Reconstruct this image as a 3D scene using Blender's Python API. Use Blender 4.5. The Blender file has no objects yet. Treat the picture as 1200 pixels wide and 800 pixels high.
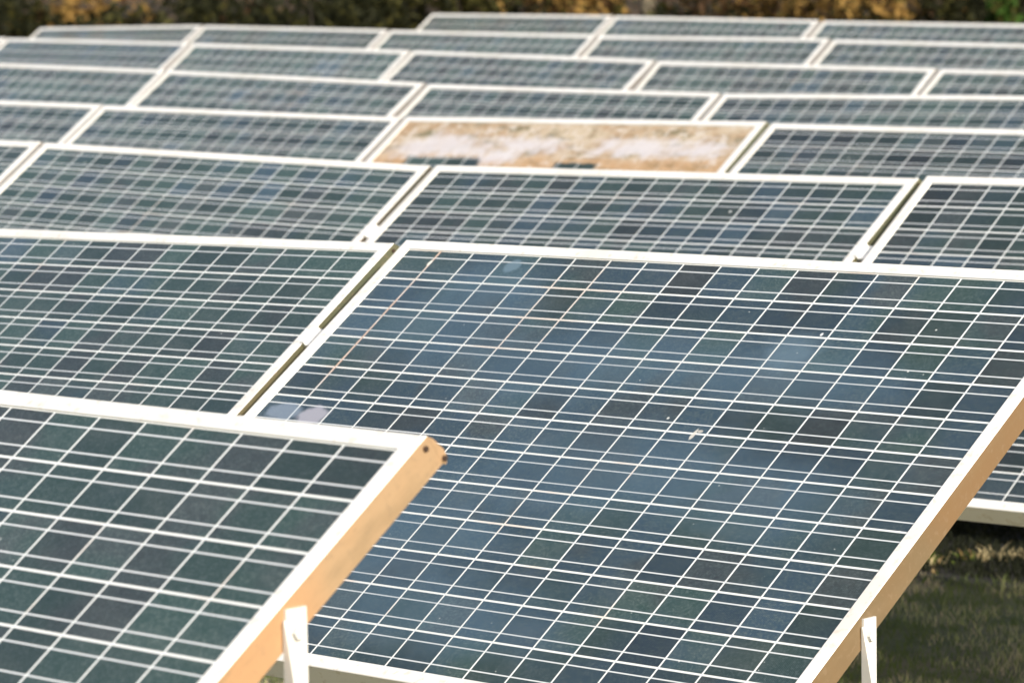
import bpy, bmesh, math, random
from mathutils import Vector, Matrix, Euler, noise

rnd = random.Random(7)
S = bpy.context.scene
COL = S.collection

# ------------------------------------------------------------------ camera
CW = 0.09                       # one solar cell pitch in metres
cam_d = bpy.data.cameras.new('camera')
cam = bpy.data.objects.new('camera', cam_d); COL.objects.link(cam)
CR = Matrix(((0.728233, -0.067321, 0.682015), (0.685103, 0.097107, -0.721945), (-0.017626, 0.992995, 0.116838)))
cam.matrix_world = Matrix.Translation((0, 0, 1.8)) @ CR.to_4x4()
cam_d.sensor_width = 36.0
cam_d.lens = 4130.0 / 1200.0 * 36.0
cam_d.clip_start = 0.1; cam_d.clip_end = 6000
cam_d.dof.use_dof = True
cam_d.dof.focus_distance = 5.7
cam_d.dof.aperture_fstop = 8.6
S.camera = cam

# ------------------------------------------------------------------ light
sun_dir = Vector((0.85, -0.24, 0.47)).normalized()
SUN_EL = math.asin(sun_dir.z); SUN_AZ = math.atan2(sun_dir.x, sun_dir.y)
w = bpy.data.worlds.new('World'); S.world = w; w.use_nodes = True
nt = w.node_tree; bg = nt.nodes['Background']
sky = nt.nodes.new('ShaderNodeTexSky'); sky.sky_type = 'NISHITA'; sky.sun_disc = False
sky.sun_elevation = SUN_EL; sky.sun_rotation = SUN_AZ; sky.dust_density = 3.0; sky.ozone_density = 0.4
nt.links.new(sky.outputs[0], bg.inputs[0]); bg.inputs[1].default_value = 0.145
sd = bpy.data.lights.new('sun', 'SUN'); sd.energy = 5.0; sd.angle = math.radians(0.5); sd.color = (1.0, 0.93, 0.82)
so = bpy.data.objects.new('sun', sd); COL.objects.link(so)
so.rotation_euler = (-sun_dir).to_track_quat('-Z', 'Y').to_euler()
S.view_settings.view_transform = 'Standard'; S.view_settings.look = 'None'
S.view_settings.gamma = 1; S.view_settings.use_curve_mapping = False
S.view_settings.exposure = 0.28

# ------------------------------------------------------------------ node helpers
class NT:
    def __init__(s, name):
        s.m = bpy.data.materials.new(name); s.m.use_nodes = True
        s.t = s.m.node_tree; s.p = s.t.nodes['Principled BSDF']
    def n(s, ty, **k):
        nd = s.t.nodes.new(ty)
        for a, b in k.items(): setattr(nd, a, b)
        return nd
    def put(s, sock, v):
        if isinstance(v, bpy.types.NodeSocket): s.t.links.new(v, sock)
        elif isinstance(v, (tuple, list)) and len(v) == 3 and sock.type == 'RGBA': sock.default_value = (*v, 1)
        else: sock.default_value = v
    def M(s, op, a, b=None, c=None, clamp=False):
        nd = s.n('ShaderNodeMath', operation=op, use_clamp=clamp)
        for i, v in enumerate((a, b, c)):
            if v is not None: s.put(nd.inputs[i], v)
        return nd.outputs[0]
    def step(s, x, a, b):       # smooth 0..1 from a to b
        nd = s.n('ShaderNodeMapRange', interpolation_type='SMOOTHSTEP')
        s.put(nd.inputs['Value'], x); nd.inputs['From Min'].default_value = a; nd.inputs['From Max'].default_value = b
        return nd.outputs[0]
    def mix(s, f, a, b, bt='MIX'):
        nd = s.n('ShaderNodeMix', data_type='RGBA', blend_type=bt)
        s.put(nd.inputs[0], f); s.put(nd.inputs[6], a); s.put(nd.inputs[7], b)
        return nd.outputs[2]
    def xyz(s, x, y, z=0.0):
        nd = s.n('ShaderNodeCombineXYZ'); s.put(nd.inputs[0], x); s.put(nd.inputs[1], y); s.put(nd.inputs[2], z); return nd.outputs[0]
    def noise(s, vec, scale, detail=3, rough=.5, out=0):
        nd = s.n('ShaderNodeTexNoise'); s.put(nd.inputs['Vector'], vec); nd.inputs['Scale'].default_value = scale
        nd.inputs['Detail'].default_value = detail; nd.inputs['Roughness'].default_value = rough
        return nd.outputs[out]
    def white(s, vec):
        nd = s.n('ShaderNodeTexWhiteNoise', noise_dimensions='3D'); s.put(nd.inputs['Vector'], vec); return nd.outputs['Value']
    def set(s, **k):
        for a, b in k.items(): s.put(s.p.inputs[a.replace('_', ' ')], b)
    def bump(s, h, dist, st=1.0):
        nd = s.n('ShaderNodeBump'); s.put(nd.inputs['Height'], h); nd.inputs['Distance'].default_value = dist; nd.inputs['Strength'].default_value = st
        s.put(s.p.inputs['Normal'], nd.outputs[0])

def cell_material(name, spots=(), painted_sheen=(), rust_at=None, dirt=0.0, dust=1.0):
    k = NT(name)
    uv = k.n('ShaderNodeUVMap').outputs[0]
    sp = k.n('ShaderNodeSeparateXYZ'); k.put(sp.inputs[0], uv); u, v = sp.outputs[0], sp.outputs[1]
    rid = k.n('ShaderNodeObjectInfo').outputs['Random']
    ru = k.M('MULTIPLY', rid, 37.3)
    fu, fv = k.M('FRACT', u), k.M('FRACT', v)
    du = k.M('MINIMUM', fu, k.M('SUBTRACT', 1.0, fu)); dv = k.M('MINIMUM', fv, k.M('SUBTRACT', 1.0, fv))
    db = k.M('MINIMUM', k.M('ABSOLUTE', k.M('SUBTRACT', fv, .25)), k.M('ABSOLUTE', k.M('SUBTRACT', fv, .75)))
    gap = k.M('MAXIMUM', k.step(du, .024, .016), k.step(dv, .029, .019))
    bus = k.step(db, .020, .011)
    cid = k.xyz(k.M('FLOOR', u), k.M('FLOOR', v), ru)
    r1 = k.white(cid); r2 = k.white(k.xyz(k.M('FLOOR', v), k.M('FLOOR', u), k.M('ADD', ru, 5.0)))
    P3 = k.xyz(u, v, ru)
    lo = k.noise(P3, .32, 2)
    oc = k.n('ShaderNodeSeparateColor'); k.put(oc.inputs[0], k.n('ShaderNodeObjectInfo').outputs['Color'])
    sel = k.step(k.M('ADD', k.M('ADD', k.M('MULTIPLY', r1, .55), k.M('MULTIPLY', lo, 1.5)), k.M('SUBTRACT', oc.outputs[0], .5)), .78, 1.22)
    c = k.mix(sel, (.016, .046, .036), (.018, .048, .080))
    dk = k.M('ADD', k.M('MULTIPLY', r2, .55), k.noise(k.xyz(u, v, k.M('ADD', ru, 4.)), .45, 2))
    c = k.mix(k.M('MULTIPLY', k.step(dk, .86, 1.0), .85), c, (.030, .036, .038))
    # polycrystalline grain and the fine contact fingers
    vo = k.n('ShaderNodeTexVoronoi'); k.put(vo.inputs['Vector'], P3); vo.inputs['Scale'].default_value = 11
    gr = k.n('ShaderNodeSeparateColor'); k.put(gr.inputs[0], vo.outputs['Color'])
    c = k.mix(k.M('MULTIPLY', gr.outputs[0], .30), c, (.055, .088, .088))
    v3 = k.n('ShaderNodeTexVoronoi'); k.put(v3.inputs['Vector'], P3); v3.inputs['Scale'].default_value = 34
    g3 = k.n('ShaderNodeSeparateColor'); k.put(g3.inputs[0], v3.outputs['Color'])
    c = k.mix(k.M('MULTIPLY', k.M('POWER', g3.outputs[0], 3.0), .5), c, (.13, .165, .155))
    br = k.M('ADD', k.M('ADD', -.36, oc.outputs[1]), k.M('MULTIPLY', k.white(k.xyz(k.M('FLOOR', u), k.M('FLOOR', v), k.M('ADD', ru, 9.0))), .60))
    c = k.mix(1.0, c, k.xyz(br, br, br), 'MULTIPLY')
    fing = k.step(k.M('ABSOLUTE', k.M('SUBTRACT', k.M('FRACT', k.M('MULTIPLY', u, 26.0)), .5)), .16, .05)
    c = k.mix(k.M('MULTIPLY', fing, .10), c, (.45, .5, .5))
    # uneven film of dust
    film = k.M('MULTIPLY', k.step(k.noise(k.xyz(k.M('MULTIPLY', u, .5), v, ru), .9, 5, .6), .45, .85), .055 * dust)
    c = k.mix(k.M('ADD', film, .006 * dust), c, (.55, .56, .53))
    c = k.mix(k.M('MULTIPLY', bus, .95), c, (.66, .69, .70))
    c = k.mix(gap, c, (.76, .78, .76))
    if rust_at:
        rl = k.M('MULTIPLY', k.step(k.M('ABSOLUTE', k.M('SUBTRACT', u, rust_at)), .035, .025), k.step(v, 5.2, 3.5))
        c = k.mix(k.M('MULTIPLY', rl, k.step(k.noise(P3, 1.4, 4), .3, .6)), c, (.60, .44, .34))
    # rusty tint that follows some joints
    rust = k.M('MULTIPLY', k.step(k.noise(P3, .45, 3), .60, .72), k.M('MULTIPLY', gap, .35))
    c = k.mix(rust, c, (.62, .38, .22))
    # bird droppings and specks
    v2 = k.n('ShaderNodeTexVoronoi'); k.put(v2.inputs['Vector'], P3); v2.inputs['Scale'].default_value = 1.1
    sc = k.n('ShaderNodeSeparateColor'); k.put(sc.inputs[0], v2.outputs['Color'])
    dot = k.M('LESS_THAN', v2.outputs['Distance'], k.M('MULTIPLY', k.M('POWER', sc.outputs[0], 3.0), .055))
    c = k.mix(k.M('MULTIPLY', dot, .75), c, (.75, .75, .70))
    v4 = k.n('ShaderNodeTexVoronoi'); k.put(v4.inputs['Vector'], P3); v4.inputs['Scale'].default_value = 3.1
    s4 = k.n('ShaderNodeSeparateColor'); k.put(s4.inputs[0], v4.outputs['Color'])
    dot2 = k.M('LESS_THAN', v4.outputs['Distance'], k.M('MULTIPLY', k.M('POWER', s4.outputs[0], 6.0), .075))
    c = k.mix(k.M('MULTIPLY', dot2, .55), c, (.62, .64, .60))
    def blob(su, sv, a, b, soft=.5, wob=.5, box=False):
        x = k.M('DIVIDE', k.M('SUBTRACT', u, su), a); y = k.M('DIVIDE', k.M('SUBTRACT', v, sv), b)
        d = k.M('MAXIMUM', k.M('ABSOLUTE', x), k.M('ABSOLUTE', y)) if box else k.M('SQRT', k.M('ADD', k.M('MULTIPLY', x, x), k.M('MULTIPLY', y, y)))
        d = k.M('ADD', d, k.M('MULTIPLY', k.M('SUBTRACT', k.noise(P3, 2.0 / max(a, .1) ** .5, 4, .6), .5), wob * 2))
        return k.step(d, 1.0 + soft / 2, 1.0 - soft / 2)
    for su, sv, a, b, col, st in painted_sheen:  # pale sky reflection painted into the cell colour as soft blobs
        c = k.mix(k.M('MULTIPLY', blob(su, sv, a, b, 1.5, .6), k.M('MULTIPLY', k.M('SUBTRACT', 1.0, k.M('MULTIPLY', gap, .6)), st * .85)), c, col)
    for su, sv, a, b, col, st in spots:
        c = k.mix(k.M('MULTIPLY', blob(su, sv, a, b), st), c, col)
    rough = .10
    if dirt:
        sand = k.mix(k.step(k.noise(k.xyz(u, k.M('MULTIPLY', v, 2.2), 3.), .5, 5, .6), .35, .62), (.42, .29, .17), (.54, .45, .33))
        sand = k.mix(k.step(k.noise(k.xyz(u, k.M('MULTIPLY', v, 2.0), 8.), .9, 4, .6), .52, .66), sand, (.22, .19, .11))
        sand = k.mix(k.M('MULTIPLY', k.step(k.M('ADD', v, k.noise(P3, 1.2, 4)), 2.2, 2.9), .6), sand, (.50, .29, .13))
        sand = k.mix(k.M('MULTIPLY', k.step(k.noise(k.xyz(u, k.M('MULTIPLY', v, 1.8), 2.), 1.5, 6, .75), .5, .6), .65), sand, (.27, .19, .10))
        sand = k.mix(k.M('MULTIPLY', k.step(k.noise(k.xyz(v, u, 3.), 2.2, 5, .7), .54, .62), .6), sand, (.66, .61, .55))
        for a in ((3.3, 1.6, 2.6, .65), (7.7, 1.4, 1.5, .5), (13.5, 1.4, 2.2, .5), (16.6, 1.4, .9, .5), (6.3, 2.2, 1.0, .4)):
            sand = k.mix(k.M('MULTIPLY', blob(*a, 1.3, 1.6), .8), sand, (.62, .60, .63))
        bare = k.M('MAXIMUM', blob(3.8, 3.05, 2.0, .85, .15, .22, True), blob(10.9, 3.2, 1.1, .85, .15, .22, True))
        bare = k.M('MAXIMUM', bare, blob(9, 7, 6, 2.5, .5, .6))
        sand = k.mix(k.M('MULTIPLY', gap, .25), sand, (.75, .72, .66))
        c = k.mix(k.M('MULTIPLY', k.M('SUBTRACT', 1.0, bare), dirt), c, sand)
        k.set(Roughness=.5, Coat_Weight=.25, Coat_Roughness=.2)
    else:
        k.set(Roughness=.45, Coat_Weight=.6, Coat_Roughness=k.M('ADD', .05, k.M('MULTIPLY', film, 1.2)))
    k.set(Base_Color=c, Coat_IOR=1.5, Specular_IOR_Level=.2)
    return k.m

def frame_material():
    k = NT('white_aluminium')
    co = k.n('ShaderNodeTexCoord').outputs['Object']
    n = k.noise(co, 3.0, 5, .6); n2 = k.noise(co, 60, 3)
    c = k.mix(k.M('MULTIPLY', k.step(n, .42, .70), .55), (.77, .765, .74), (.60, .57, .49))
    c = k.mix(k.M('MULTIPLY', k.step(n2, .56, .70), .4), c, (.50, .44, .34))
    k.set(Base_Color=c, Roughness=.38, Metallic=.0)
    k.bump(n2, .0004, .4)
    return k.m

def side_material():
    k = NT('light_tinted_side')
    co = k.n('ShaderNodeTexCoord').outputs['Object']
    tint = k.n('ShaderNodeObjectInfo').outputs['Color']  # rail tint with reflected ground warmth and gap shade painted in
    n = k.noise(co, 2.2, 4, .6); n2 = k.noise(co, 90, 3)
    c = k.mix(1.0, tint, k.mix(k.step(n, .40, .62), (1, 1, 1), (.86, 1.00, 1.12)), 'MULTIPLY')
    st = k.n('ShaderNodeMapping'); k.put(st.inputs[0], co); st.inputs['Scale'].default_value = (1, .25, 1)
    n4 = k.noise(st.outputs[0], 24, 5, .7)
    c = k.mix(k.M('MULTIPLY', k.step(n4, .45, .75), .5), c, (.26, .19, .11))
    c = k.mix(k.M('MULTIPLY', k.step(n2, .56, .70), .35), c, (.30, .22, .14))
    k.set(Base_Color=c, Roughness=.36, Metallic=.35)
    k.bump(n2, .0003, .4)
    return k.m

def simple(name, col, rough=.5, metal=0, var=.15, scale=8):
    k = NT(name)
    co = k.n('ShaderNodeTexCoord').outputs['Object']
    n = k.noise(co, scale, 4, .6)
    c = k.mix(k.step(n, .35, .7), tuple(x * (1 - var) for x in col), tuple(min(1, x * (1 + var)) for x in col))
    k.set(Base_Color=c, Roughness=rough, Metallic=metal); return k.m

M_CELL = cell_material('solar_cells')
M_CELL_B = cell_material('solar_cells_spotted', spots=[
    (11.7, 5.02, .045, .16, (.62, .60, .54), .85), (11.8, 4.92, .06, .04, (.6, .57, .5), .7),
    (1.6, 5.55, .42, .30, (.50, .49, .56), .6), (.7, 5.5, .5, .25, (.33, .40, .50), .45),
    (.98, .42, .045, .10, (.8, .76, .68), .9), (3.42, .37, .20, .20, (.16, .24, .30), .6),
    (12.8, 1.9, .035, .05, (.8, .8, .8), .9)],
    painted_sheen=[(2.5, 2.2, 2.2, 1.3, (.09, .155, .215), .45), (3.4, .9, 1.2, .7, (.09, .155, .215), .4), (6.5, 3.4, 2.4, 1.2, (.09, .155, .215), .42), (9.5, 3.0, 2.0, .9, (.09, .155, .215), .35),
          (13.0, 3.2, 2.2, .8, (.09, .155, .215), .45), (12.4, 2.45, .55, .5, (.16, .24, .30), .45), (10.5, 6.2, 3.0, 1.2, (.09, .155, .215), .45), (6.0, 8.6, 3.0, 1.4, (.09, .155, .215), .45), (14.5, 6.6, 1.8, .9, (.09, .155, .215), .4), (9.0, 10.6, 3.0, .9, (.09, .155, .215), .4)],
    rust_at=1.0)
M_CELL_D = cell_material('solar_cells_dirty', dirt=.96)
M_FRAME = frame_material(); M_SIDE = side_material()
M_BACK = simple('backsheet', (.62, .62, .60), .6)
M_LEG = simple('galvanised_leg', (.56, .56, .54), .45, .0, .08, 14)
M_BOLT = simple('dark_bolt', (.09, .06, .045), .5, .6)

# ------------------------------------------------------------------ geometry helpers
def link_mesh(name, me, parent=None, loc=None):
    o = bpy.data.objects.new(name, me); COL.objects.link(o)
    if parent: o.parent = parent
    return o
def bm_mesh(name, bm, mats, smooth=False):
    me = bpy.data.meshes.new(name); bmesh.ops.recalc_face_normals(bm, faces=bm.faces[:]) if not smooth == 'raw' else None
    bm.to_mesh(me); bm.free()
    for m in mats: me.materials.append(m)
    if smooth is True:
        for p in me.polygons: p.use_smooth = True
    return me
def L(u, v, w):                 # panel coordinates (cells; v down the slope, w into the back) to panel-local metres
    return Vector((u * CW, -v * CW, -w * CW))

# --- shared meshes of the panel, all in panel-local coordinates with the origin at the first cell's corner
NU, NV = 18, 12
def frame_mesh():
    prof = [(0, .035, 0), (0, .004, 0), (.006, 0, 0), (.285, 0, 0), (.30, .015, 1), (.30, .50, 1), (.02, .50, 1), (.02, .475, 1), (.27, .475, 1), (.27, .06, 1), (0, .06, 1)]
    bm = bmesh.new(); rings = []
    for o, d, _ in prof:
        rings.append([bm.verts.new(L(*p, d)) for p in ((-o, -o), (NU + o, -o), (NU + o, NV + o), (-o, NV + o))])
    n = len(prof)
    for i in range(n):
        a, b = rings[i], rings[(i + 1) % n]
        for j in range(4):
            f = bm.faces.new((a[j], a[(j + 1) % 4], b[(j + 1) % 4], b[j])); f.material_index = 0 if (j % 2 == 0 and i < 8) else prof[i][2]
    return bm_mesh('frame', bm, [M_FRAME, M_SIDE])
def sheet_mesh(mat):
    bm = bmesh.new(); uvl = bm.loops.layers.uv.new('UVMap')
    vs = [bm.verts.new(L(u, v, .03)) for u, v in ((0, 0), (0, NV), (NU, NV), (NU, 0))]
    f = bm.faces.new(vs)
    for l, c in zip(f.loops, ((0, 0), (0, NV), (NU, NV), (NU, 0))): l[uvl].uv = c
    return bm_mesh('cell_sheet', bm, [mat], 'raw')
def back_mesh():
    bm = bmesh.new(); bm.faces.new([bm.verts.new(L(u, v, .057)) for u, v in ((0, 0), (NU, 0), (NU, NV), (0, NV))])
    return bm_mesh('backsheet', bm, [M_BACK], 'raw')
def prism(bm, pts_a, pts_b):
    a = [bm.verts.new(p) for p in pts_a]; b = [bm.verts.new(p) for p in pts_b]; n = len(a)
    bm.faces.new(a); bm.faces.new(b[::-1])
    for i in range(n): bm.faces.new((a[i], b[i], b[(i + 1) % n], a[(i + 1) % n]))
def plate_mesh():
    pts = [(-.303, .03), (-.36, .12), (-.43, .36), (-.42, .50), (-.34, .55), (-.303, .49)]
    bm = bmesh.new(); prism(bm, [L(NU + .24, v, w) for v, w in pts], [L(NU + .3, v, w) for v, w in pts])
    return bm_mesh('corner_plate', bm, [M_SIDE])
def bolt_mesh(v, w):
    bm = bmesh.new(); k = 10
    ring = [(v + .042 * math.cos(2 * math.pi * i / k), w + .042 * math.sin(2 * math.pi * i / k)) for i in range(k)]
    prism(bm, [L(NU + .3015, a, b) for a, b in ring], [L(NU + .33, a, b) for a, b in ring])
    return bm_mesh('bolt', bm, [M_BOLT])
def clamp_mesh():
    bm = bmesh.new()
    q = [(NU + .26, -.03), (NU + .36, -.03), (NU + .38, .05), (NU + .58, .05), (NU + .58, .12), (NU + .31, .12), (NU + .31, 0), (NU + .26, 0)]
    prism(bm, [L(u, 2.72, w) for u, w in q], [L(u, 3.28, w) for u, w in q])
    return bm_mesh('clamp', bm, [M_FRAME])
ME_FRAME, ME_BACK, ME_PLATE, ME_CLAMP = frame_mesh(), back_mesh(), plate_mesh(), clamp_mesh()
ME_BOLT = [bolt_mesh(-.17, .13), bolt_mesh(-.36, .46)]
def leg_bolt():
    bm = bmesh.new(); q = [(.0085 * math.cos(k * math.pi / 3), .0085 * math.sin(k * math.pi / 3) - .028) for k in range(6)]
    prism(bm, [(.045 * CW + .0005, a, b) for a, b in q], [(.045 * CW + .006, a, b) for a, b in q]); return bm_mesh('bolt', bm, [M_LEG])
ME_LEGBOLT = leg_bolt()
ME_SHEET = {None: sheet_mesh(M_CELL), 'B1': sheet_mesh(M_CELL_B), 'D2': sheet_mesh(M_CELL_D)}

def leg_mesh(height, side):
    """L-section leg hanging from its top (z = 0) to the ground; side=+1 right side of the panel."""
    bm = bmesh.new(); wd = .175 * CW; t = .045 * CW; h = height + .04; e = .36 * CW; z1 = -1.7 * CW
    prism(bm, [(0, -wd, 0), (0, wd, 0), (0, wd, -h), (0, -wd, -h)], [(t, -wd, 0), (t, wd, 0), (t, wd, -h), (t, -wd, -h)])
    f = side
    prism(bm, [(t * .5, -wd - t, -.012), (t * 1.02, -wd - t, -.012), (f * e, -wd - t, z1), (f * e, -wd - t, -h), (t * .5, -wd - t, -h)],
              [(t * .5, -wd - .0003, -.012), (t * 1.02, -wd - .0003, -.012), (f * e, -wd - .0003, z1), (f * e, -wd - .0003, -h), (t * .5, -wd - .0003, -h)])
    return bm_mesh('leg', bm, [M_LEG])

# ------------------------------------------------------------------ ground and background terrain
def mat_ground():
    k = NT('ground')
    co = k.n('ShaderNodeNewGeometry').outputs['Position']
    n = k.noise(co, 1.3, 6, .65); n2 = k.noise(co, 14, 5, .7); n3 = k.noise(co, 60, 3, .6)
    c = k.mix(k.step(n, .35, .65), (.12, .135, .055), (.26, .22, .13))
    c = k.mix(k.M('MULTIPLY', k.step(n2, .5, .7), .6), c, (.075, .068, .036))
    c = k.mix(k.M('MULTIPLY', k.step(n3, .58, .7), .5), c, (.12, .09, .05))
    sp = k.n('ShaderNodeSeparateXYZ'); k.put(sp.inputs[0], co)
    c = k.mix(k.step(k.M('ADD', sp.outputs[1], k.M('MULTIPLY', n, .5)), 7.85, 8.05), c, (.012, .011, .007))  # near-black ground colour stands in for the fourth row's shadow
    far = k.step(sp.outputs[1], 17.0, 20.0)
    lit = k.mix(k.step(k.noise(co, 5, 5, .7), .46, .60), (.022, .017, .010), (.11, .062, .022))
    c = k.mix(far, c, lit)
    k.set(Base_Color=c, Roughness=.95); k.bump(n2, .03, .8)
    return k.m
M_GROUND = mat_ground()
def px_ray(px, py, depth):      # world point seen at a pixel of the photograph at a given distance along the view
    f = CR @ Vector(((px - 600) / 4130, -(py - 400) / 4130, -1)); return Vector((0, 0, 1.8)) + f * depth
fwd = (CR @ Vector((0, 0, -1))); fwd.z = 0; fwd.normalize(); rgt = Vector((fwd.y, -fwd.x, 0))
def bank_h(p):                  # far slope beyond the field
    d = p.dot(fwd)
    t = max(0, min(1, (d - 36) / 30)); return 7 * t * t * (3 - 2 * t) + (noise.noise(p * .25) * .5 * t)
bm = bmesh.new(); R_ = []
ds = [-40, -5, 0, 5, 10, 15, 20, 25, 30, 34, 36, 38, 40, 42, 45, 48, 52, 56, 60, 66, 75, 100, 200, 800, 3000]
ws = [-3000, -600, -150, -60, -40, -25, -15, -10, -6, -3, 0, 3, 6, 10, 15, 25, 40, 60, 150, 600, 3000]
for d in ds:
    row = []
    for x in ws:
        p = fwd * d + rgt * x; p.z = 0; p.z = bank_h(p) if d > 30 else 0; row.append(bm.verts.new(p))
    R_.append(row)
for i in range(len(ds) - 1):
    for j in range(len(ws) - 1): bm.faces.new((R_[i][j], R_[i][j + 1], R_[i + 1][j + 1], R_[i + 1][j]))
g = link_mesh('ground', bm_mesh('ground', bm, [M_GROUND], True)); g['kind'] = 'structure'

# ------------------------------------------------------------------ solar panels
PANELS = [
    ('A0', -4.534, 2.887, 1.179, 34.707, -0.529, -0.062),
    ('B0', -6.739, 5.024, 1.112, 33.842, -1.279, -0.039),
    ('B1', -4.953, 4.947, 1.167, 33.592, -0.712, 0.141),
    ('Cm', -10.380, 7.063, 1.125, 34.377, -0.397, 0.148),
    ('C0', -8.676, 7.063, 1.134, 33.906, 0.645, 0.959),
    ('C1', -6.969, 7.087, 1.119, 33.272, -0.730, 0.808),
    ('C2', -5.252, 7.089, 1.149, 34.665, -0.697, 1.011),
    ('D0', -12.377, 9.000, 1.124, 34.408, 0.267, 0.019),
    ('D1', -10.675, 8.990, 1.114, 34.502, 0.178, -0.565),
    ('D2', -8.969, 8.971, 1.112, 34.509, -0.847, -0.357),
    ('D3', -7.261, 8.949, 1.132, 33.677, -0.397, -0.578),
    ('E0', -14.227, 10.954, 1.163, 34.447, 0.625, -0.051),
    ('E1', -12.523, 10.947, 1.143, 33.063, 1.003, 0.412),
    ('E2', -10.819, 10.960, 1.107, 34.542, 0.146, -0.824),
    ('E3', -9.115, 10.930, 1.101, 33.832, -0.798, 0.097),
    ('Fm', -18.191, 13.171, 1.160, 33.589, -0.866, 0.026),
    ('F0', -16.488, 13.164, 1.181, 34.243, 0.218, -1.859),
    ('F1', -14.778, 13.110, 1.169, 34.488, 0.747, 0.792),
    ('F2', -13.071, 13.132, 1.147, 32.827, 0.923, -0.165),
    ('F3', -11.366, 13.125, 1.114, 36.018, 0.377, 0.470),
    ('F4', -9.661, 13.135, 1.100, 34.192, 0.182, -0.027),
    ('G0', -18.799, 15.294, 1.158, 33.551, -1.000, -0.969),
    ('G1', -17.093, 15.265, 1.184, 34.386, 0.519, -0.057),
    ('G2', -15.384, 15.263, 1.166, 34.385, 0.525, 0.343),
    ('G3', -13.674, 15.278, 1.146, 34.098, 0.031, 0.312),
    ('G4', -11.967, 15.289, 1.138, 34.421, 0.580, -0.035),
    ('H0', -17.067, 17.331, 1.198, 34.190, 0.164, -0.496),
    ('H1', -15.361, 17.312, 1.190, 34.460, 0.657, 0.558),
    ('H2', -13.652, 17.335, 1.166, 34.350, 0.456, -0.020),
    ('C3', -3.560, 7.110, 1.160, 34.400, -0.400, 0.500),  # this and the next two: unseen row neighbours, added to cast ground shadows
    ('D4', -5.555, 8.940, 1.140, 34.300, -0.300, -0.200),
    ('E4', -7.405, 10.930, 1.115, 34.300, -0.300, 0.000),
]
LABELS = {
    'C3': 'unseen third-row panel past the right edge, added for its shadow',
    'D4': 'unseen fourth-row panel past the right edge, added for its shadow',
    'E4': 'unseen fifth-row panel past the right edge, added for its shadow',
    'A0': 'nearest solar panel with bright orange side edge and white leg, alone in the front row',
    'B0': 'panel in the second row left of the large middle panel, behind the nearest one',
    'B1': 'largest blue-grey panel filling the lower right, with a small white bird dropping',
    'Cm': 'sliver of panel in the third row, cut by the left edge of the photo',
    'C0': 'third-row panel with both upper corners in view, left of the middle gap',
    'C1': 'third-row panel directly behind the top edge of the large blue-grey panel',
    'C2': 'third-row panel at the right edge, its lower rim showing past the large panel',
    'D0': 'fourth-row panel cut by the left edge of the photo, only its right corner showing',
    'D1': 'clean panel in the fourth row directly left of the one caked in sandy dirt',
    'D2': 'weathered panel caked in sandy orange dirt and pale patches, cells mostly hidden',
    'D3': 'dark clean panel in the fourth row directly right of the one caked in sandy dirt',
    'E0': 'fifth-row panel cut by the left edge of the photo',
    'E1': 'fifth-row panel second from left, behind the clean panel beside the sandy one',
    'E2': 'fifth-row panel directly behind the one caked in sandy dirt',
    'E3': 'fifth-row panel at the right edge, behind the dark one right of the sandy one',
    'Fm': 'corner of a panel in the sixth row at the far left edge, barely showing',
    'F0': 'sixth-row panel second from left, below the leftmost crooked panel of the row behind',
    'F1': 'grey hazy panel in the sixth row, third from the left edge',
    'F2': 'teal panel in the sixth row at the middle of the photo',
    'F3': 'sixth-row panel with grey cells and a steep tilt, second from the right edge',
    'F4': 'sixth-row panel at the right edge, mostly out of the photo',
    'G0': 'leftmost panel of the seventh row, its top edge sloping the other way',
    'G1': 'seventh-row panel second from left, against the dark bushes left of the big trunk',
    'G2': 'seventh-row panel just below the leftmost panel of the last row',
    'G3': 'seventh-row panel with both upper corners showing in the right half of the photo',
    'G4': 'seventh-row panel at the right edge of the photo',
    'H0': 'leftmost panel of the last row, its free left edge standing before dark bushes',
    'H1': 'middle one of the three panels of the last row under the woodland edge',
    'H2': 'rightmost panel of the last row, running out of the photo at the right',
}
PANELS.sort(key=lambda a: (a[0][0], a[1]))       # by row, then along the row
HAS_LEFT = {b[0] for a, b in zip(PANELS, PANELS[1:]) if a[0][0] == b[0][0]}
HAS_RIGHT = {a[0] for i, a in enumerate(PANELS[:-1]) if PANELS[i + 1][0][0] == a[0][0]}
TINT = {'A0': (.52, .31, .165, 1), 'B1': (.24, .15, .075, 1), 'B0': (.14, .13, .07, 1), 'C0': (.14, .12, .09, 1), 'C1': (.16, .15, .08, 1), 'D2': (.2, .19, .12, 1)}  # orange stands for warm reflected light, dark olive for shade in the gaps
SHEET = {'A0': (.42, .80), 'B0': (.36, .85), 'B1': (.60, .78), 'C0': (.45, .85), 'C1': (.50, .70), 'C2': (.62, .62), 'D3': (.52, .6), 'D1': (.45, .8), 'E0': (.35, .95), 'E1': (.4, .85), 'F1': (.4, 1.0), 'F2': (.42, .75), 'G2': (.3, 1.)}
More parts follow.
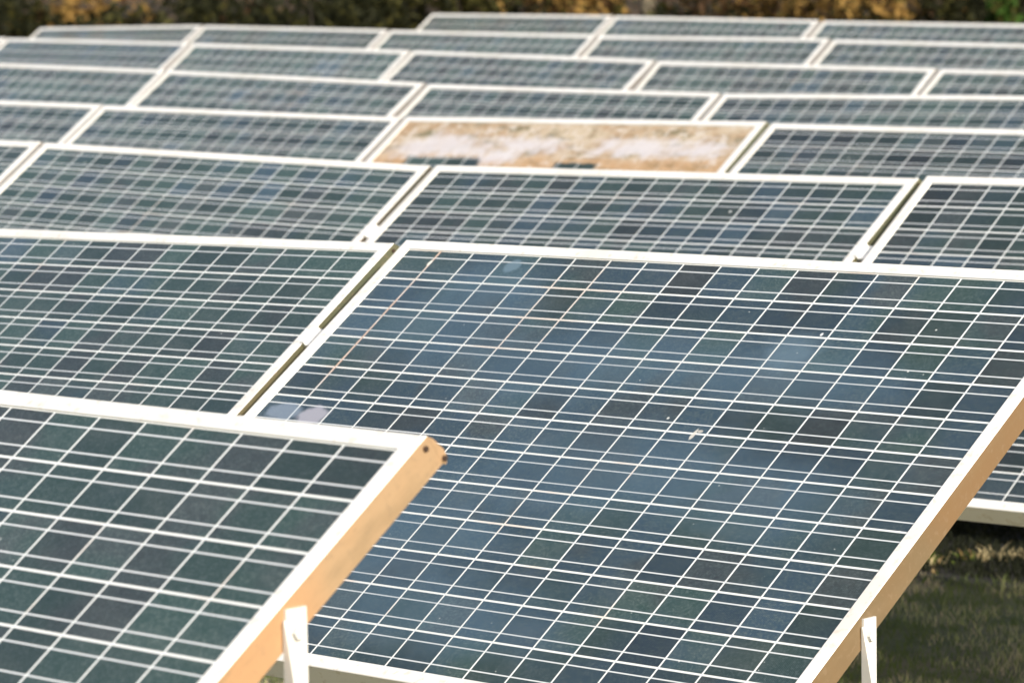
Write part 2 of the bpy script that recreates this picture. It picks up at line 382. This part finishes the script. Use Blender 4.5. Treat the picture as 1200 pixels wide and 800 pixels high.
for pid, x, y, z, rx, ry, rz in PANELS:
    PM = Matrix.Translation((x, y, z)) @ Euler((math.radians(rx), math.radians(ry), math.radians(rz)), 'XYZ').to_matrix().to_4x4()
    base = PM @ L(9, 6, .5)
    root = bpy.data.objects.new('solar_panel', None); COL.objects.link(root)
    root.empty_display_size = .2
    RM = Matrix.Translation((base.x, base.y, 0)) @ Matrix.Rotation(math.radians(rz), 4, 'Z')
    root.matrix_world = RM
    root['label'] = LABELS[pid]; root['category'] = 'solar panel'; root['group'] = 'solar panels standing in rows'
    LM = RM.inverted() @ PM
    def child(name, me, par=root, m=LM):
        o = link_mesh(name, me, par); o.matrix_local = m; return o
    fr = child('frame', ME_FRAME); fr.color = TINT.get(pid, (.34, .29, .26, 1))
    sh = child('cell_sheet', ME_SHEET.get(pid, ME_SHEET[None])); sb = SHEET.get(pid, (.42, .8)); sh.color = (sb[0] - (0 if pid == 'B1' else .16), sb[1] + (0 if pid == 'B1' else .02), 0, 1)
    child('backsheet', ME_BACK)
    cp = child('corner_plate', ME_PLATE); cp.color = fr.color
    for b in ME_BOLT: child('bolt', b, cp, Matrix())
    if pid in HAS_RIGHT: child('clamp', ME_CLAMP)
    for v in (2.8, 9.0):
        for side in ((1,) if pid in HAS_LEFT else (1, -1)):    # neighbours share the legs at their joint
            top = LM @ (L(NU + .303, v, .17) if side > 0 else L(-.16, v, .49))
            o = link_mesh('leg', leg_mesh(top.z, side), root); o.location = top
            if side > 0: link_mesh('bolt', ME_LEGBOLT, o)

# ------------------------------------------------------------------ grass, straw and fallen leaves
def blade_field(name, n, area, hmin, hmax, wid, mats, lean=.5, clump=0):
    vs, fs, mi = [], [], []
    cl = []
    for i in range(n):
        if clump:
            if i % clump == 0: cx, cy = area(); amp = rnd.uniform(.5, 1.3)
            x, y = cx + rnd.gauss(0, .018), cy + rnd.gauss(0, .018)
        else: (x, y), amp = area(), 1
        h = rnd.uniform(hmin, hmax) * amp * (.65 + .7 * (noise.noise(Vector((x * 3, y * 3, 0))) + .5)); a = rnd.uniform(0, 6.283); b = rnd.uniform(0, 6.283); wv = wid * rnd.uniform(.6, 1.3)
        dx, dy = math.cos(a) * wv, math.sin(a) * wv; lx, ly = math.cos(b) * h * lean * rnd.random(), math.sin(b) * h * lean * rnd.random()
        k = len(vs)
        vs += [(x - dx, y - dy, -.005), (x + dx, y + dy, -.005), (x + dx * .7 + lx * .4, y + dy * .7 + ly * .4, h * .6), (x - dx * .7 + lx * .4, y - dy * .7 + ly * .4, h * .6), (x + lx, y + ly, h)]
        fs += [(k, k + 1, k + 2, k + 3), (k + 3, k + 2, k + 4)]; q = rnd.randrange(len(mats)); q = (0 if noise.noise(Vector((x * 5, y * 5, 3))) < -.08 else len(mats) - 1 if noise.noise(Vector((x * 2.3, y * 2.3, 9))) > .12 and rnd.random() < .6 else q); mi += [q, q]
    me = bpy.data.meshes.new(name); me.from_pydata(vs, [], fs)
    for m in mats: me.materials.append(m)
    me.polygons.foreach_set('material_index', mi)
    o = link_mesh(name, me); return o
def leafmat(name, col, tr=.35, rough=.6):
    k = NT(name)
    k.set(Base_Color=col, Roughness=.7, Specular_IOR_Level=.15)
    t = k.n('ShaderNodeBsdfTranslucent'); k.put(t.inputs[0], tuple(min(1, c * 1.3) for c in col))
    mx = k.n('ShaderNodeMixShader'); mx.inputs[0].default_value = tr
    out = [n for n in k.t.nodes if n.type == 'OUTPUT_MATERIAL'][0]
    k.t.links.new(k.p.outputs[0], mx.inputs[1]); k.t.links.new(t.outputs[0], mx.inputs[2]); k.t.links.new(mx.outputs[0], out.inputs[0])
    return k.m
G1, G2, G3 = leafmat('grass_dark', (.14, .18, .06)), leafmat('grass_mid', (.40, .42, .19)), leafmat('grass_dry', (.55, .46, .30))
GD = leafmat('weeds_baked_shade', (.014, .017, .008), .15)  # near-black blades: shade before the fourth row put into the leaf colour
ST1, ST2, ST3 = leafmat('straw', (.60, .50, .28)), leafmat('straw_orange', (.50, .33, .14)), leafmat('fresh_green', (.16, .22, .04))
def rect(x0, x1, y0, y1): return lambda: (rnd.uniform(x0, x1), rnd.uniform(y0, y1))
LINE = [(-5.60, 7.2), (-5.78, 7.68), (-5.81, 7.75), (-5.85, 7.87), (-5.87, 7.95), (-5.83, 8.0), (-5.79, 8.05), (-5.75, 8.1), (-5.72, 8.16), (-5.55, 8.25), (-5.0, 8.35)]
def strip():
    i = rnd.randrange(len(LINE) - 1); t = rnd.random(); a, b = LINE[i], LINE[i + 1]
    return a[0] + (b[0] - a[0]) * t + rnd.gauss(0, .022), a[1] + (b[1] - a[1]) * t + rnd.gauss(0, .035)
o = blade_field('grass', 60000, rect(-7.0, -3.4, 5.0, 7.75), .008, .03, .0016, [G1, G2, G2, G3], 1.3)
o['kind'] = 'stuff'; o['label'] = 'short olive grass under the third row of panels'; o['category'] = 'grass'
o = blade_field('baked_shade_weeds', 42000, rect(-8.2, -4.0, 7.8, 9.6), .01, .035, .003, [GD], .8)
o['kind'] = 'stuff'; o['label'] = 'weeds painted dark as shade in front of the fourth row of panels'; o['category'] = 'weeds'
o = blade_field('dry_grass', 330, strip, .008, .030, .004, [ST1, ST1, ST2, ST3], 1.8, clump=7)
o['kind'] = 'stuff'; o['label'] = 'sunlit strip of dry straw coloured grass between two panel rows'; o['category'] = 'dry grass'

def leaf_cloud(vs, fs, mi, centre, rad, n, size, nm, flat=1.0, seed=0):
    for _ in range(n):
        while True:
            p = Vector((rnd.uniform(-1, 1), rnd.uniform(-1, 1), rnd.uniform(-1, 1)))
            if p.length < 1 and noise.noise(p * 2.3 + Vector((seed, 0, seed))) > -.12 - .2 * rnd.random(): break
        c = centre + Vector((p.x * rad[0], p.y * rad[1], p.z * rad[2]))
        a = Vector((rnd.gauss(0, 1), rnd.gauss(0, 1), rnd.gauss(0, 1) * flat)).normalized(); b = a.orthogonal().normalized()
        b.rotate(Matrix.Rotation(rnd.uniform(0, 6.28), 3, a)); c2 = a.cross(b); s = size * rnd.uniform(.6, 1.4); k = len(vs)
        vs += [c - b * s, c + c2 * s * .45, c + b * s, c - c2 * s * .45]; fs.append((k, k + 1, k + 2, k + 3)); mi.append(rnd.choice(nm))
def mesh_obj(name, vs, fs, mi, mats, parent=None):
    me = bpy.data.meshes.new(name); me.from_pydata([tuple(v) for v in vs], [], fs)
    for m in mats: me.materials.append(m)
    me.polygons.foreach_set('material_index', mi); return link_mesh(name, me, parent)
M_BARK = simple('bark', (.028, .022, .016), .9, 0, .4, 12); M_BARK2 = simple('bark_pale', (.17, .145, .10), .9, 0, .3, 9)
LD = leafmat('leaf_dark', (.018, .020, .008)); LO = leafmat('leaf_olive', (.06, .058, .016)); LY = leafmat('leaf_ochre', (.32, .20, .06)); LR = leafmat('leaf_brown', (.06, .032, .014)); LG = leafmat('leaf_green', (.06, .13, .025))
LM5 = [LD, LO, LY, LR, LG]
def tube(bm, pts, rads, k=8):
    rings = []
    for i, p in enumerate(pts):
        d = (pts[min(i + 1, len(pts) - 1)] - pts[max(i - 1, 0)]).normalized(); a = d.orthogonal().normalized(); b = d.cross(a)
        rings.append([bm.verts.new(p + (a * math.cos(6.2832 * j / k) + b * math.sin(6.2832 * j / k)) * rads[i]) for j in range(k)])
    for r0, r1 in zip(rings, rings[1:]):
        for j in range(k): bm.faces.new((r0[j], r0[(j + 1) % k], r1[(j + 1) % k], r1[j]))
    bm.faces.new(rings[-1])
def ground_at(px, depth):
    p = px_ray(px, 400, depth); p.z = 0; p.z = bank_h(p) if p.dot(fwd) > 34 else 0; return p
def shrub(px, depth, h, r, n, pal, label, size=.045):
    b = ground_at(px, depth); root = bpy.data.objects.new('shrub', None); COL.objects.link(root); root.location = b
    root['label'] = label; root['category'] = 'shrub'; root['group'] = 'shrubs behind the last row of panels'
    vs, fs, mi = [], [], []
    for q in range(7):
        c = Vector((rnd.uniform(-.55, .55) * r, rnd.uniform(-.55, .55) * r, h * rnd.uniform(.22, .75)))
        leaf_cloud(vs, fs, mi, c, (r * .6, r * .6, h * .32), n * 2 // 7, size, rnd.choice(pal), 1, px * .01 + q)
    mesh_obj('foliage', vs, fs, mi, LM5, root)
    bm = bmesh.new()
    for q in range(6):
        e = Vector((rnd.uniform(-.6, .6) * r, rnd.uniform(-.6, .6) * r, h * rnd.uniform(.6, .95)))
        tube(bm, [Vector((e.x * .08, e.y * .08, -.03)), e * .5 + Vector((.03, .02, .08)), e], [.022, .014, .004], 5)
    link_mesh('stems', bm_mesh('stems', bm, [M_BARK], True), root)
D_, O_, Y_, R2, Gn = [0, 0, 0, 1, 0, 0], [0, 1, 1, 1, 0], [2, 3, 2, 2, 1], [0, 3, 0, 3, 0], [4, 4, 1]
shrub(-60, 25.5, 1.3, .8, 2600, [D_, D_, R2], 'low dark bush at the upper left corner beyond the panels')
shrub(60, 27.5, 1.45, .8, 3000, [D_, D_, Y_, D_, D_], 'dark bush with ochre leaves above the leftmost seventh-row panel')
shrub(165, 26.5, 1.35, .7, 2600, [D_, R2, Y_, D_, D_], 'brown-leaved bush right of the upper left corner')
shrub(270, 28.0, 1.5, .75, 2800, [D_, R2, D_], 'dark brownish bush above the second panel of the seventh row')
shrub(370, 26.8, 1.4, .7, 2600, [D_, O_, D_], 'dark olive bush left of the thick dark trunk')
shrub(430, 28.5, 1.5, .6, 2400, [O_, D_, O_], 'olive bush with pale stems touching the thick dark trunk')
shrub(570, 29.5, 1.6, .75, 2800, [O_, Y_, D_, O_], 'olive and ochre bush right of the thick dark trunk')
shrub(680, 29.0, 1.5, .7, 2600, [O_, R2, Y_, D_], 'bush with rusty leaves left of the pale slim trunk')
shrub(830, 28.6, 1.5, .7, 2600, [D_, R2, D_], 'dark bush right of the pale slim trunk')
shrub(900, 30.5, 1.6, .7, 2600, [Y_, D_], 'bush speckled with bright yellow leaves in the right half')
shrub(1000, 28.8, 1.5, .65, 2600, [Y_, D_, D_], 'bush full of golden leaves above the last row of panels')
shrub(1095, 29.5, 1.5, .7, 2600, [D_, D_, Y_], 'dark bush left of the bright green clump at the right')
shrub(1215, 30.0, 1.5, .7, 2800, [D_, O_, D_], 'dark bush behind the bright green clump at the right')
shrub(1180, 26.0, 1.32, .18, 900, [Gn], 'slim bright green clump of leaves at the upper right corner', .06)

def tree(px, depth, r, h, mat, label, cr=2.6, cn=2600, lean=0):
    b = ground_at(px, depth); root = bpy.data.objects.new('tree', None); COL.objects.link(root); root.location = b
    root['label'] = label; root['category'] = 'tree'; root['group'] = 'trees at the woodland edge'
    bm = bmesh.new(); sw = Vector((lean, 0, 0))
    pts = [Vector((sw.x * t * h + .05 * math.sin(3 * t + px), .05 * math.cos(4 * t + px), -.1 + t * h)) for t in (0, .08, .25, .5, .75, 1)]
    tube(bm, pts, [r * 1.35, r * 1.05, r, r * .8, r * .55, r * .2], 12)
    for q in range(6):
        s = pts[3 + q % 3] * 1.0; a = q * 1.05 + px; e = s + Vector((math.cos(a) * cr * .7, math.sin(a) * cr * .7, h * .22))
        tube(bm, [s, (s + e) / 2 + Vector((0, 0, .15)), e], [r * .4, r * .25, .02], 6)
    link_mesh('trunk', bm_mesh('trunk', bm, [mat], True), root)
    vs, fs, mi = [], [], []
    for q in range(9):
        a = rnd.uniform(0, 6.28); d = cr * rnd.uniform(.1, .75)
        c = Vector((math.cos(a) * d, math.sin(a) * d, h * rnd.uniform(.62, 1.05)))
        leaf_cloud(vs, fs, mi, c, (cr * .55, cr * .55, h * .16), cn // 9, .12, rnd.choice([D_, O_, Y_, D_]), 1, px + q)
    mesh_obj('crown', vs, fs, mi, LM5, root)
tree(482, 30, .20, 6.5, M_BARK, 'thick dark tree trunk rising behind the last rows, left of centre')
tree(770, 31, .07, 5.5, M_BARK2, 'slim pale tree trunk behind the last row, right of centre')
tree(945, 32, .11, 6.0, M_BARK, 'dark trunk among golden leaves in the right half')
tree(20, 29, .14, 6.0, M_BARK, 'dark trunk at the upper left corner behind the bushes')
tree(1135, 33, .10, 6.5, M_BARK, 'dark trunk left of the bright green clump')
tree(250, 33, .12, 6.5, M_BARK, 'dark trunk above the second panel of the seventh row')
tree(1330, 30, .16, 7.0, M_BARK, 'tree just past the right edge whose crown shades the bushes', 3.2, 3200)

# fallen leaves on the slope behind
vs, fs, mi = [], [], []
for _ in range(7000):
    d = rnd.uniform(22, 48); x = rnd.uniform(-8, 9) * d / 30; p = fwd * d + rgt * x; p.z = 0; p.z = bank_h(p) if d > 30 else 0
    s = rnd.uniform(.02, .05); a = rnd.uniform(0, 6.28); t = rnd.uniform(-.5, .5); k = len(vs)
    ex = Vector((math.cos(a), math.sin(a), t)) * s; ey = Vector((-math.sin(a), math.cos(a), rnd.uniform(-.4, .4))) * s * .6; p.z += .02
    vs += [p - ex, p + ey, p + ex, p - ey]; fs.append((k, k + 1, k + 2, k + 3)); mi.append(rnd.choice([2, 3, 3, 2, 0]))
o = mesh_obj('fallen_leaves', vs, fs, mi, LM5); o['kind'] = 'stuff'; o['label'] = 'ochre and brown fallen leaves on the slope behind the panels'; o['category'] = 'fallen leaves'
